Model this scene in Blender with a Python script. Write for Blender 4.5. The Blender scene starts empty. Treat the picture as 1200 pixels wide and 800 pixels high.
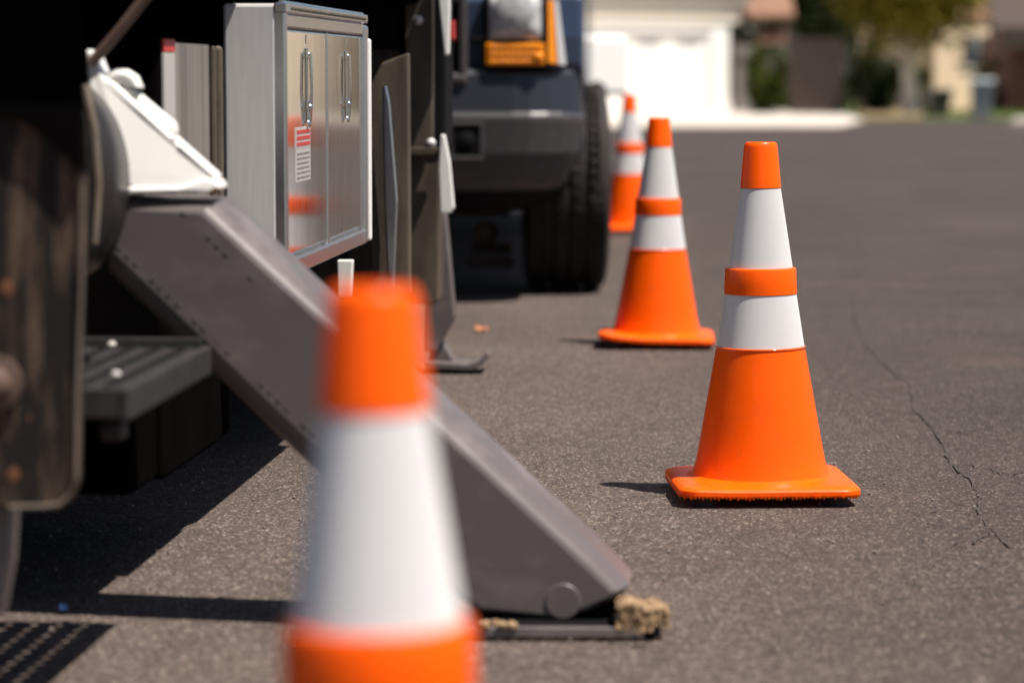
import bpy, bmesh, math, random
from mathutils import Vector, Matrix, Euler
random.seed(7)
sc = bpy.context.scene
COL = sc.collection
R = math.radians
PI = math.pi

# ------------------------------------------------------------------ camera
F = 100.0/36.0*1200.0            # focal length in photo pixels (100 mm lens)
H = 0.846                        # lens height
TH = math.atan((400-86)/F)       # pitch below the horizon
cam_d = bpy.data.cameras.new('camera')
cam = bpy.data.objects.new('camera', cam_d); COL.objects.link(cam)
cam.location = (0, 0, H); cam.rotation_euler = (PI/2-TH, 0, 0)
cam_d.lens = 100; cam_d.sensor_width = 36; cam_d.sensor_fit = 'HORIZONTAL'
cam_d.clip_start = 0.05; cam_d.clip_end = 2000
cam_d.dof.use_dof = True; cam_d.dof.aperture_fstop = 2.8
cam_d.dof.focus_distance = 5.78
sc.camera = cam

def ray(x, y):
    u, v = (x-600)/F, (400-y)/F
    return Vector((u, math.cos(TH)+v*math.sin(TH), -math.sin(TH)+v*math.cos(TH)))
def P(x, y, Y):                  # the place at forward distance Y seen at photo position x, y
    r = ray(x, y); k = Y/r.y
    return Vector((r.x*k, Y, H+r.z*k))
def gz(Y):                       # street falls away slightly in the distance
    return -0.006*max(0.0, Y-30.0)
def G(x, y, z=0.0):              # ground point
    r = ray(x, y); k = (z-H)/r.z
    for _ in range(30):
        k = (gz(r.y*k)+z-H)/r.z
    return Vector((r.x*k, r.y*k, gz(r.y*k)+z))

# ------------------------------------------------------------------ materials
def new_mat(name):
    m = bpy.data.materials.new(name); m.use_nodes = True
    nt = m.node_tree; b = nt.nodes['Principled BSDF']
    return m, nt, b
def N(nt, t, **kw):
    n = nt.nodes.new(t)
    for k, v in kw.items():
        if k in n.inputs: n.inputs[k].default_value = v
        else: setattr(n, k, v)
    return n
def mat(name, col, rough=0.5, metal=0.0, var=0.12, scale=6.0, stretch=(1, 1, 1), bump=0.0, bscale=60.0,
        col2=None, thr=(0.45, 0.65), spec=0.5, coat=0.0, bstretch=(1, 1, 1), rvar=0.0, bdist=0.003):
    m, nt, b = new_mat(name)
    tc = N(nt, 'ShaderNodeTexCoord')
    mp = N(nt, 'ShaderNodeMapping'); mp.inputs['Scale'].default_value = stretch
    nt.links.new(tc.outputs['Object'], mp.inputs['Vector'])
    no = N(nt, 'ShaderNodeTexNoise', Scale=scale, Detail=6.0, Roughness=0.6)
    nt.links.new(mp.outputs['Vector'], no.inputs['Vector'])
    cr = N(nt, 'ShaderNodeValToRGB')
    e = cr.color_ramp.elements
    if col2 is None:
        e[0].position, e[1].position = 0.3, 0.7
        e[0].color = tuple(c*(1-var) for c in col)+(1,); e[1].color = tuple(min(1, c*(1+var)) for c in col)+(1,)
    else:
        e[0].position, e[1].position = thr
        e[0].color = tuple(col)+(1,); e[1].color = tuple(col2)+(1,)
    nt.links.new(no.outputs['Fac'], cr.inputs['Fac'])
    nt.links.new(cr.outputs['Color'], b.inputs['Base Color'])
    b.inputs['Roughness'].default_value = rough; b.inputs['Metallic'].default_value = metal
    b.inputs['Specular IOR Level'].default_value = spec
    b.inputs['Coat Weight'].default_value = coat
    if rvar:
        mr = N(nt, 'ShaderNodeMapRange'); mr.inputs['To Min'].default_value = max(0.02, rough-rvar); mr.inputs['To Max'].default_value = rough+rvar
        nt.links.new(no.outputs['Fac'], mr.inputs['Value']); nt.links.new(mr.outputs['Result'], b.inputs['Roughness'])
    if bump:
        mp2 = N(nt, 'ShaderNodeMapping'); mp2.inputs['Scale'].default_value = bstretch
        nt.links.new(tc.outputs['Object'], mp2.inputs['Vector'])
        n2 = N(nt, 'ShaderNodeTexNoise', Scale=bscale, Detail=3.0)
        nt.links.new(mp2.outputs['Vector'], n2.inputs['Vector'])
        bp = N(nt, 'ShaderNodeBump', Strength=bump, Distance=bdist)
        nt.links.new(n2.outputs['Fac'], bp.inputs['Height']); nt.links.new(bp.outputs['Normal'], b.inputs['Normal'])
    return m

def asphalt():
    m, nt, b = new_mat('asphalt')
    tc = N(nt, 'ShaderNodeTexCoord'); L = nt.links.new
    vo = N(nt, 'ShaderNodeTexVoronoi', Scale=250.0); L(tc.outputs['Object'], vo.inputs['Vector'])
    cr = N(nt, 'ShaderNodeValToRGB'); e = cr.color_ramp.elements
    e[0].position = 0.0; e[0].color = (0.037, 0.0285, 0.0252, 1)
    e[1].position = 0.62; e[1].color = (0.087, 0.0665, 0.0583, 1)
    e2 = e.new(0.9); e2.color = (0.130, 0.100, 0.087, 1)
    e3 = e.new(0.985); e3.color = (0.34, 0.275, 0.235, 1)
    sp = N(nt, 'ShaderNodeSeparateColor'); L(vo.outputs['Color'], sp.inputs['Color']); L(sp.outputs[0], cr.inputs['Fac'])
    big = N(nt, 'ShaderNodeTexNoise', Scale=0.9, Detail=5.0, Roughness=0.65); L(tc.outputs['Object'], big.inputs['Vector'])
    mr = N(nt, 'ShaderNodeMapRange'); mr.inputs['From Min'].default_value = 0.3; mr.inputs['From Max'].default_value = 0.7
    mr.inputs['To Min'].default_value = 0.78; mr.inputs['To Max'].default_value = 1.2; L(big.outputs['Fac'], mr.inputs['Value'])
    mid = N(nt, 'ShaderNodeTexNoise', Scale=28.0, Detail=4.0); L(tc.outputs['Object'], mid.inputs['Vector'])
    mr2 = N(nt, 'ShaderNodeMapRange'); mr2.inputs['From Min'].default_value = 0.3; mr2.inputs['From Max'].default_value = 0.7
    mr2.inputs['To Min'].default_value = 0.82; mr2.inputs['To Max'].default_value = 1.18; L(mid.outputs['Fac'], mr2.inputs['Value'])
    mu = N(nt, 'ShaderNodeMath', operation='MULTIPLY'); L(mr.outputs['Result'], mu.inputs[0]); L(mr2.outputs['Result'], mu.inputs[1])
    # lens vignetting painted into the road: its colour darkens towards the right
    sx = N(nt, 'ShaderNodeSeparateXYZ'); L(tc.outputs['Object'], sx.inputs[0])
    wob = N(nt, 'ShaderNodeMath', operation='MULTIPLY_ADD'); L(big.outputs['Fac'], wob.inputs[0]); wob.inputs[1].default_value = 0.9; L(sx.outputs[0], wob.inputs[2])
    vignette = N(nt, 'ShaderNodeMapRange'); vignette.interpolation_type = 'SMOOTHSTEP'; vignette.inputs['From Min'].default_value = 0.45; vignette.inputs['From Max'].default_value = 1.7
    vignette.inputs['To Min'].default_value = 1.0; vignette.inputs['To Max'].default_value = 0.62; L(wob.outputs[0], vignette.inputs['Value'])
    mu2 = N(nt, 'ShaderNodeMath', operation='MULTIPLY'); L(mu.outputs[0], mu2.inputs[0]); L(vignette.outputs['Result'], mu2.inputs[1]); mu = mu2
    vm = N(nt, 'ShaderNodeVectorMath', operation='SCALE'); L(cr.outputs['Color'], vm.inputs[0]); L(mu.outputs[0], vm.inputs['Scale'])
    # reddish dust patches
    du = N(nt, 'ShaderNodeTexNoise', Scale=1.7, Detail=6.0); L(tc.outputs['Object'], du.inputs['Vector'])
    dr = N(nt, 'ShaderNodeMapRange'); dr.inputs['From Min'].default_value = 0.56; dr.inputs['From Max'].default_value = 0.75
    dr.inputs['To Min'].default_value = 0; dr.inputs['To Max'].default_value = 0.25; L(du.outputs['Fac'], dr.inputs['Value'])
    mx = N(nt, 'ShaderNodeMix', data_type='RGBA'); L(dr.outputs['Result'], mx.inputs['Factor']); L(vm.outputs[0], mx.inputs[6]); mx.inputs[7].default_value = (0.16, 0.105, 0.085, 1)
    L(mx.outputs[2], b.inputs['Base Color'])
    b.inputs['Roughness'].default_value = 0.8; b.inputs['Specular IOR Level'].default_value = 0.2
    hb = N(nt, 'ShaderNodeMath', operation='MULTIPLY_ADD'); L(sp.outputs[1], hb.inputs[0]); hb.inputs[1].default_value = 0.6; L(mid.outputs['Fac'], hb.inputs[2])
    bp = N(nt, 'ShaderNodeBump', Strength=0.8, Distance=0.004); L(hb.outputs[0], bp.inputs['Height']); L(bp.outputs['Normal'], b.inputs['Normal'])
    return m

M = {}
M['asphalt'] = asphalt()
M['crack'] = mat('asphalt_crack', (0.046, 0.036, 0.031), 0.9, var=0.3, scale=80)
M['concrete'] = mat('concrete', (0.58, 0.52, 0.45), 0.85, var=0.12, scale=3, bump=0.2)
M['lawn'] = mat('lawn_soil', (0.085, 0.13, 0.02), 0.9, scale=2, col2=(0.13, 0.14, 0.04))
M['dry'] = mat('dry_soil', (0.24, 0.17, 0.085), 0.9, var=0.25, scale=8)
M['grass'] = mat('grass_blades', (0.085, 0.135, 0.022), 0.7, var=0.3, scale=4)
M['orange'] = mat('cone_orange', (1.0, 0.110, 0.0005), 0.33, var=0.05, scale=7, bump=0.08, bscale=40, spec=0.2)
nt_ = M['orange'].node_tree; b_ = nt_.nodes['Principled BSDF']; lk = b_.inputs['Base Color'].links[0].from_socket
tc_ = N(nt_, 'ShaderNodeTexCoord'); n1_ = N(nt_, 'ShaderNodeTexNoise', Scale=22.0, Detail=7.0, Roughness=.7); nt_.links.new(tc_.outputs['Object'], n1_.inputs['Vector'])
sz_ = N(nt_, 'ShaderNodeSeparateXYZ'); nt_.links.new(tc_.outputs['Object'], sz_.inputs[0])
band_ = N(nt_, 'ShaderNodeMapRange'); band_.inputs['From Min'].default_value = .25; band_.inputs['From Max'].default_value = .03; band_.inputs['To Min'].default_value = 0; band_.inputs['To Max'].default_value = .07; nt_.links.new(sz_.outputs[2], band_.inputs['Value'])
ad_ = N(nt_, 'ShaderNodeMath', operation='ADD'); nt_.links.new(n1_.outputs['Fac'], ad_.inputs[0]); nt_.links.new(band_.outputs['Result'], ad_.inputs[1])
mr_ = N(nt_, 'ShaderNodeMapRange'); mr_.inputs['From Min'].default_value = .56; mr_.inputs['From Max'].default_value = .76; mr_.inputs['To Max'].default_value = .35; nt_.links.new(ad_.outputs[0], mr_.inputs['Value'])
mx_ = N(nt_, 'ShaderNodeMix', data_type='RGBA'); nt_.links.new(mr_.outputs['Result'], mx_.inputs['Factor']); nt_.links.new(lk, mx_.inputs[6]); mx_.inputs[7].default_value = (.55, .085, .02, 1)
nt_.links.new(mx_.outputs[2], b_.inputs['Base Color'])
n2_ = N(nt_, 'ShaderNodeTexNoise', Scale=9.0, Detail=9.0, Roughness=.75); mp_ = N(nt_, 'ShaderNodeMapping'); mp_.inputs['Scale'].default_value = (3, 3, .8)
nt_.links.new(tc_.outputs['Object'], mp_.inputs['Vector']); nt_.links.new(mp_.outputs['Vector'], n2_.inputs['Vector'])
ms_ = N(nt_, 'ShaderNodeMapRange'); ms_.inputs['From Min'].default_value = .66; ms_.inputs['From Max'].default_value = .74; ms_.inputs['To Max'].default_value = .5; nt_.links.new(n2_.outputs['Fac'], ms_.inputs['Value'])
my_ = N(nt_, 'ShaderNodeMix', data_type='RGBA'); nt_.links.new(ms_.outputs['Result'], my_.inputs['Factor']); nt_.links.new(mx_.outputs[2], my_.inputs[6]); my_.inputs[7].default_value = (.22, .075, .035, 1)
nt_.links.new(my_.outputs[2], b_.inputs['Base Color'])
pb = M['orange'].node_tree.nodes['Principled BSDF']; pb.inputs['Subsurface Weight'].default_value = 0.3
pb.inputs['Subsurface Radius'].default_value = (1.0, .10, .02); pb.inputs['Subsurface Scale'].default_value = .05
M['lip'] = mat('glossy_cone_lip', (1.0, .11, .001), .12, var=.03, coat=1.0)
M['collar'] = mat('reflective_white', (0.72, 0.71, 0.71), 0.45, var=0.025, scale=14, stretch=(1, 1, .4), spec=0.4)
M['collar'].node_tree.nodes['Principled BSDF'].inputs['Diffuse Roughness'].default_value = 1.0
M['rubber'] = mat('black_rubber', (0.018, 0.017, 0.017), 0.75, var=0.3, scale=30, bump=0.2)
M['tyre'] = mat('dusty_tyre', (0.034, 0.028, 0.026), 0.8, var=0.3, scale=14, spec=.25)
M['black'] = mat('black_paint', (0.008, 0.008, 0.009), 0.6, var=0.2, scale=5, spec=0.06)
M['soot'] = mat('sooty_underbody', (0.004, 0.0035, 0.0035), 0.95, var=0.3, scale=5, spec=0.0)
M['beam'] = mat('worn_grey_steel_paint', (0.114, 0.096, 0.095), 0.40, scale=6, stretch=(1, 1, 1.6), col2=(0.20, 0.17, 0.165), thr=(.5, .78), bump=0.12, bscale=18, rvar=0.1)
M['worn'] = mat('scuffed_paint', (0.30, 0.28, 0.28), 0.4, var=0.3, scale=30)
M['white'] = mat('white_paint', (0.78, 0.77, 0.74), 0.38, var=0.03, scale=9, bump=0.05, bscale=14)
M['whitebg'] = mat('white_wall_paint', (0.84, 0.83, 0.80), 0.6, var=0.03, scale=2)
M['rust'] = mat('rust', (0.16, 0.06, 0.025), 0.85, var=0.4, scale=40, bump=0.3)
M['flap'] = mat('weathered_rubber', (0.022, 0.018, 0.016), 0.7, scale=11, spec=0.15, stretch=(3, 3, 0.45), col2=(0.19, 0.125, 0.085), thr=(0.48, 0.68), bump=0.3, bscale=30, bstretch=(2, 2, .3))
M['flapedge'] = mat('dusty_rubber_edge', (0.13, 0.10, 0.075), 0.7, var=0.3, scale=20)
M['steel'] = mat('polished_steel', (0.86, 0.82, 0.77), 0.085, 1.0, var=0.05, scale=5, stretch=(6, 6, .3), bump=0.02, bscale=7, bstretch=(5, 5, 0.35), rvar=0.04)
M['alu'] = mat('brushed_aluminium', (0.60, 0.59, 0.59), 0.5, 0.35, var=0.06, scale=20, stretch=(5, 5, .4), bump=0.04, bscale=40)
M['alutrim'] = mat('bright_aluminium_trim', (0.74, 0.74, 0.76), 0.24, 1.0, var=0.05, scale=20)
M['olive'] = mat('muddy_steel', (0.062, 0.050, 0.038), 0.5, spec=0.3, scale=9, stretch=(2, 2, .5), col2=(0.12, 0.094, 0.068), thr=(.4, .75), bump=0.15, bscale=30)
M['rod'] = mat('brown_rod', (0.11, 0.07, 0.055), 0.45, var=0.25, scale=30)
M['chrome'] = mat('chrome', (0.75, 0.75, 0.76), 0.12, 1.0, var=0.03)
M['label_white'] = mat('label_white', (0.46, 0.44, 0.42), 0.5, var=0.03)
M['label_red'] = mat('label_red', (0.55, 0.05, 0.045), 0.5, var=0.05)
M['label_ink'] = mat('label_ink', (0.16, 0.15, 0.15), 0.6, var=0.05)
M['navy'] = mat('navy_paint', (0.03, 0.045, 0.085), 0.25, var=0.05, coat=0.6)
M['bumper'] = mat('grey_bumper_plastic', (0.058, 0.051, 0.054), 0.42, var=0.12, scale=20, spec=.4)
M['amber'] = mat('amber_lens', (0.85, 0.26, 0.002), 0.15, var=0.1, scale=40, coat=0.5)
M['lens'] = mat('lamp_lens', (0.5, 0.5, 0.5), 0.2, var=0.3, scale=25, coat=0.8)
M['lamp_in'] = mat('lamp_reflector', (0.72, 0.72, 0.72), 0.18, 1.0, var=0.1, scale=20)
M['dirt'] = mat('tan_dirt', (0.20, 0.125, 0.068), 0.95, scale=60, col2=(.36, .24, .135), thr=(.36, .62), bump=0.7, bscale=90)
M['wood'] = mat('weathered_wood', (0.30, 0.20, 0.12), 0.85, var=0.3, scale=20)
M['leafdry'] = mat('dry_leaf', (0.55, 0.22, 0.09), 0.8, var=0.2, scale=40)
M['blueplastic'] = mat('blue_plastic', (0.05, 0.12, 0.32), 0.4)
M['roof'] = mat('roof_tile', (0.23, 0.12, 0.075), 0.8, var=0.3, scale=6)
M['beige'] = mat('beige_stucco', (0.78, 0.60, 0.43), 0.85, var=0.06, scale=4, bump=0.2)
M['sunbeige'] = mat('pale_beige_stucco', (0.86, 0.72, 0.55), 0.85, var=0.05, scale=4)
M['cream'] = mat('cream_fascia', (0.72, 0.66, 0.57), 0.7, var=0.05)
M['redwood'] = mat('maroon_paint', (0.15, 0.045, 0.038), 0.6, var=0.1)
M['brown'] = mat('brown_fence_wood', (0.055, 0.036, 0.03), 0.8, var=0.2, stretch=(4, 4, .3))
M['glass'] = mat('dark_window_glass', (0.05, 0.06, 0.08), 0.08, var=0.1)
M['paleglass'] = mat('pale_frosted_glass', (.35, .34, .33), .3)
M['leafA'] = mat('olive_leaves', (0.17, 0.14, 0.014), 0.7, spec=0.15, var=0.4, scale=3)
M['leafB'] = mat('dark_leaves', (0.022, 0.032, 0.007), 0.7, spec=0.15, var=0.45, scale=3)
M['leafC'] = mat('green_leaves', (0.055, 0.072, 0.009), 0.7, spec=0.15, var=0.4, scale=3)
M['bark'] = mat('pale_bark', (0.68, 0.58, 0.52), 0.9, var=0.2, scale=10, bump=0.4, bscale=20)
M['darkbark'] = mat('dark_bark', (0.06, 0.045, 0.035), 0.9, var=0.2, scale=10)
M['binblack'] = mat('black_bin_plastic', (0.02, 0.02, 0.024), 0.45, var=0.1)
M['bingrey'] = mat('bluegrey_bin_plastic', (0.30, 0.34, 0.35), 0.6, var=0.1)
M['fringe'] = M['orange']

# ------------------------------------------------------------------ mesh helpers
class MB:
    def __init__(s): s.bm = bmesh.new()
    def poly(s, pts): return s.bm.faces.new([s.bm.verts.new(Vector(p)) for p in pts])
    def prism(s, pts, vec, bev=0.0, seg=3):          # polygon swept along vec, edges rounded
        b = bmesh.new(); vec = Vector(vec); pts = [Vector(p) for p in pts]
        a = [b.verts.new(p) for p in pts]; c = [b.verts.new(p+vec) for p in pts]; n = len(pts)
        b.faces.new(a); b.faces.new(c[::-1])
        for i in range(n): b.faces.new([a[i], c[i], c[(i+1) % n], a[(i+1) % n]])
        bmesh.ops.recalc_face_normals(b, faces=b.faces)
        if bev:
            es = [e for e in b.edges if len(e.link_faces) == 2 and e.calc_face_angle(0) > R(28)]
            bmesh.ops.bevel(b, geom=es, offset=bev, segments=seg, affect='EDGES', profile=0.5, clamp_overlap=True)
        s.merge(b)
    def box(s, lo, hi, bev=0.0, seg=2, rot=None, piv=None):
        x0, y0, z0 = lo; x1, y1, z1 = hi
        b = bmesh.new(); bmesh.ops.create_cube(b, size=1)
        for v in b.verts:
            v.co = Vector(((x0+x1)/2+v.co.x*(x1-x0), (y0+y1)/2+v.co.y*(y1-y0), (z0+z1)/2+v.co.z*(z1-z0)))
        if bev: bmesh.ops.bevel(b, geom=list(b.edges), offset=bev, segments=seg, affect='EDGES', profile=0.5, clamp_overlap=True)
        if rot is not None:
            pv = Vector(piv) if piv else Vector(((x0+x1)/2, (y0+y1)/2, (z0+z1)/2))
            for v in b.verts: v.co = pv+rot@(v.co-pv)
        s.merge(b)
    def merge(s, b):
        mp = {v: s.bm.verts.new(v.co) for v in b.verts}
        for f in b.faces:
            try:
                nf = s.bm.faces.new([mp[v] for v in f.verts]); nf.smooth = f.smooth
            except ValueError: pass
        b.free()
    def lathe(s, prof, n=48, c=(0, 0, 0), axis=None, smooth=True, cap=True):   # prof: (r, h) pairs
        c = Vector(c); M3 = Matrix.Identity(3) if axis is None else Vector((0, 0, 1)).rotation_difference(Vector(axis)).to_matrix()
        rings = []
        for r, h in prof:
            rings.append([s.bm.verts.new(c+M3@Vector((r*math.cos(2*PI*i/n), r*math.sin(2*PI*i/n), h))) for i in range(n)])
        for a, b in zip(rings, rings[1:]):
            for i in range(n):
                f = s.bm.faces.new([a[i], a[(i+1) % n], b[(i+1) % n], b[i]]); f.smooth = smooth
        if cap:
            s.bm.faces.new(rings[0][::-1]); s.bm.faces.new(rings[-1])
    def cyl(s, p, q, r, n=20, r2=None, smooth=True):
        p, q = Vector(p), Vector(q); d = q-p
        s.lathe([(r, 0), (r if r2 is None else r2, d.length)], n, p, d.normalized(), smooth)
    def tube(s, pts, r, n=12, rs=None):
        pts = [Vector(p) for p in pts]; rings = []
        up = Vector((0.31, 0.2, 0.93))
        for i, p in enumerate(pts):
            d = (pts[min(i+1, len(pts)-1)]-pts[max(i-1, 0)]).normalized()
            u = d.cross(up).normalized(); v = d.cross(u); rr = rs[i] if rs else r
            rings.append([s.bm.verts.new(p+rr*(math.cos(2*PI*k/n)*u+math.sin(2*PI*k/n)*v)) for k in range(n)])
        for a, b in zip(rings, rings[1:]):
            for i in range(n):
                f = s.bm.faces.new([a[i], a[(i+1) % n], b[(i+1) % n], b[i]]); f.smooth = True
        s.bm.faces.new(rings[0][::-1]); s.bm.faces.new(rings[-1])
    def dome(s, c, r, axis=(0, 0, 1), flat=0.6, n=14):
        s.lathe([(r*math.cos(a), r*flat*math.sin(a)) for a in [0, .35, .7, 1.05, 1.35, 1.5]], n, c, axis)
    def blob(s, c, r, sub=3, amp=0.3, seed=0, sq=(1, 1, 1), fr=3.0):
        from mathutils import noise
        b = bmesh.new(); bmesh.ops.create_icosphere(b, subdivisions=sub, radius=1)
        for v in b.verts:
            n = v.co.normalized(); k = 1+amp*noise.noise(n*fr+Vector((seed*7.3, seed, 1)))+amp*.5*noise.noise(n*fr*3+Vector((seed, 3, 1)))
            v.co = Vector(c)+Vector((n.x*sq[0], n.y*sq[1], n.z*sq[2]))*r*k
        s.merge(b)
    def leaves(s, c, rad, n, size, seed=0, droop=0.0, flat=0.0):       # leaf sized faces spread through a crown of clumps
        rnd = random.Random(seed); c = Vector(c); rad = Vector(rad)
        clumps = []
        for _ in range(max(6, n//70)):
            while True:
                v = Vector((rnd.uniform(-1, 1), rnd.uniform(-1, 1), rnd.uniform(-1, 1)))
                if v.length < 1: break
            clumps.append((v, rnd.uniform(.16, .34)))
        for i in range(n):
            v, k = clumps[i % len(clumps)]
            w = v+Vector((rnd.gauss(0, 1), rnd.gauss(0, 1), rnd.gauss(0, 1)))*k*.55
            p = c+Vector((w.x*rad.x, w.y*rad.y, w.z*rad.z)); p.z -= droop*rnd.random()**2
            e = Euler((rnd.uniform(-1.2, 1.2), rnd.uniform(-1.2, 1.2), rnd.uniform(0, 6.28))).to_matrix()
            a = size*rnd.uniform(.6, 1.4)
            q = [p+e@Vector(t) for t in ((-a*.5, 0, 0), (0, -a*.28, 0), (a*.5, 0, a*.1), (0, a*.28, 0))]
            s.poly(q)
    def build(s, name, m, parent=None, mats=None):
        me = bpy.data.meshes.new(name); bmesh.ops.recalc_face_normals(s.bm, faces=s.bm.faces)
        sm = [f.smooth for f in s.bm.faces]
        s.bm.to_mesh(me); s.bm.free()
        if any(sm):
            me.set_sharp_from_angle(angle=R(32)); me.polygons.foreach_set('use_smooth', sm)
        o = bpy.data.objects.new(name, me); COL.objects.link(o)
        for x in (mats or [m]): me.materials.append(x)
        if parent is not None: o.parent = parent
        return o
def tag(o, label=None, cat=None, group=None, kind=None):
    if label: o['label'] = label
    if cat: o['category'] = cat
    if group: o['group'] = group
    if kind: o['kind'] = kind
    return o
def thing(name, label, cat, loc=(0, 0, 0), rz=0, group=None):
    o = bpy.data.objects.new(name, None); COL.objects.link(o); o.empty_display_size = 0.2
    o.location = loc; o.rotation_euler = (0, 0, rz)
    return tag(o, label, cat, group)
def struct(name, mb, m): return tag(mb.build(name, m), kind='structure')
def part(name, m, parent, fn, label=None):
    b = MB(); fn(b); o = b.build(name, m, parent)
    if label: o['label'] = label
    return o

# ------------------------------------------------------------------ ground
def strip(x0, x1, ys, z=0.0):
    b = MB()
    for a, c in zip(ys, ys[1:]):
        b.poly([(x0, a, gz(a)+z), (x1, a, gz(a)+z), (x1, c, gz(c)+z), (x0, c, gz(c)+z)])
    bmesh.ops.remove_doubles(b.bm, verts=b.bm.verts, dist=1e-5)
    return b
struct('road', strip(-250, 250, [-40, 30, 60, 120, 500]), M['asphalt'])
def flat_poly(px, z, name, m, extra=None):
    pts = [G(x, y) for x, y in px]
    b = MB(); b.prism([(p.x, p.y, gz(p.y)-0.05) for p in pts], (0, 0, 0.05+z))
    return struct(name, b, m)
flat_poly([(560, 150), (985, 149), (1012, 142), (985, 134), (900, 129), (880, 121), (560, 121)], 0.03, 'driveway', M['concrete'])
flat_poly([(1012, 141), (1182, 139), (1260, 139), (1500, 139), (1500, 112), (1012, 112), (1000, 121), (890, 121), (900, 127), (985, 132)], 0.02, 'lawn', M['lawn'])
flat_poly([(1012, 140.5), (1082, 140), (1074, 127), (1052, 122), (1030, 126), (1000, 131)], 0.07, 'dry_soil', M['dry'])
M['kerb'] = mat('grey_kerb_concrete', (.34, .30, .27), .9)
flat_poly([(1184, 149), (1500, 149), (1500, 144), (1192, 143)], 0.10, 'pavement', M['kerb'])
def grass(b):
    rnd = random.Random(3)
    for i in range(2600):
        x = rnd.uniform(1100, 1330); y = rnd.uniform(112, 138)
        p = G(x, y); h = rnd.uniform(.06, .2); a = rnd.uniform(0, 6.28); w = .03
        b.poly([p+Vector((-w*math.cos(a), -w*math.sin(a), 0)), p+Vector((w*math.cos(a), w*math.sin(a), 0)), p+Vector((rnd.uniform(-.05, .05), rnd.uniform(-.05, .05), h))])
b = MB(); grass(b); tag(b.build('grass', M['grass']), 'green lawn grass behind the two bins', 'grass', kind='stuff')

# cracks in the asphalt
def crack(px, w, seed):
    rnd = random.Random(seed); pts = []
    for (a, c) in zip(px, px[1:]):
        for k in range(7):
            t = k/7; pts.append(G(a[0]+(c[0]-a[0])*t+rnd.uniform(-3, 3), a[1]+(c[1]-a[1])*t+rnd.uniform(-2.5, 2.5), 0.004))
    b = MB()
    L = []
    for i, p in enumerate(pts):
        d = (pts[min(i+1, len(pts)-1)]-pts[max(i-1, 0)]).normalized(); n = Vector((-d.y, d.x, 0))
        ww = w*rnd.choice((.3, .5, .8, 1.0, 1.3))*rnd.uniform(.5, 1.0)*(0.3 if i in (0, len(pts)-1) else 1)
        L.append((b.bm.verts.new(p-n*ww), b.bm.verts.new(p+n*ww)))
    for a, c in zip(L, L[1:]): b.bm.faces.new([a[0], a[1], c[1], c[0]])
    return b
for i, (px, w) in enumerate([
    ([(1008, 392), (1024, 415), (1048, 436), (1072, 455), (1070, 478), (1092, 500), (1104, 520), (1112, 541), (1150, 546), (1184, 556)], .0035),
    ([(1112, 541), (1140, 565), (1150, 582), (1143, 602), (1166, 620), (1178, 636), (1230, 650)], .003),
    ([(1166, 620), (1140, 634), (1108, 637)], .003),
    ([(1035, 430), (1010, 470)], .002), ([(1092, 500), (1130, 505), (1172, 498)], .002), ([(1072, 455), (1110, 440), (1150, 446)], .0016),
    ([(1150, 582), (1120, 590), (1085, 600)], .002), ([(1008, 392), (1000, 350), (1012, 310), (1006, 270)], .003), ([(1184, 556), (1215, 550)], .003)]):
    struct('pavement_crack', crack(px, w, i), M['crack'])

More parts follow.
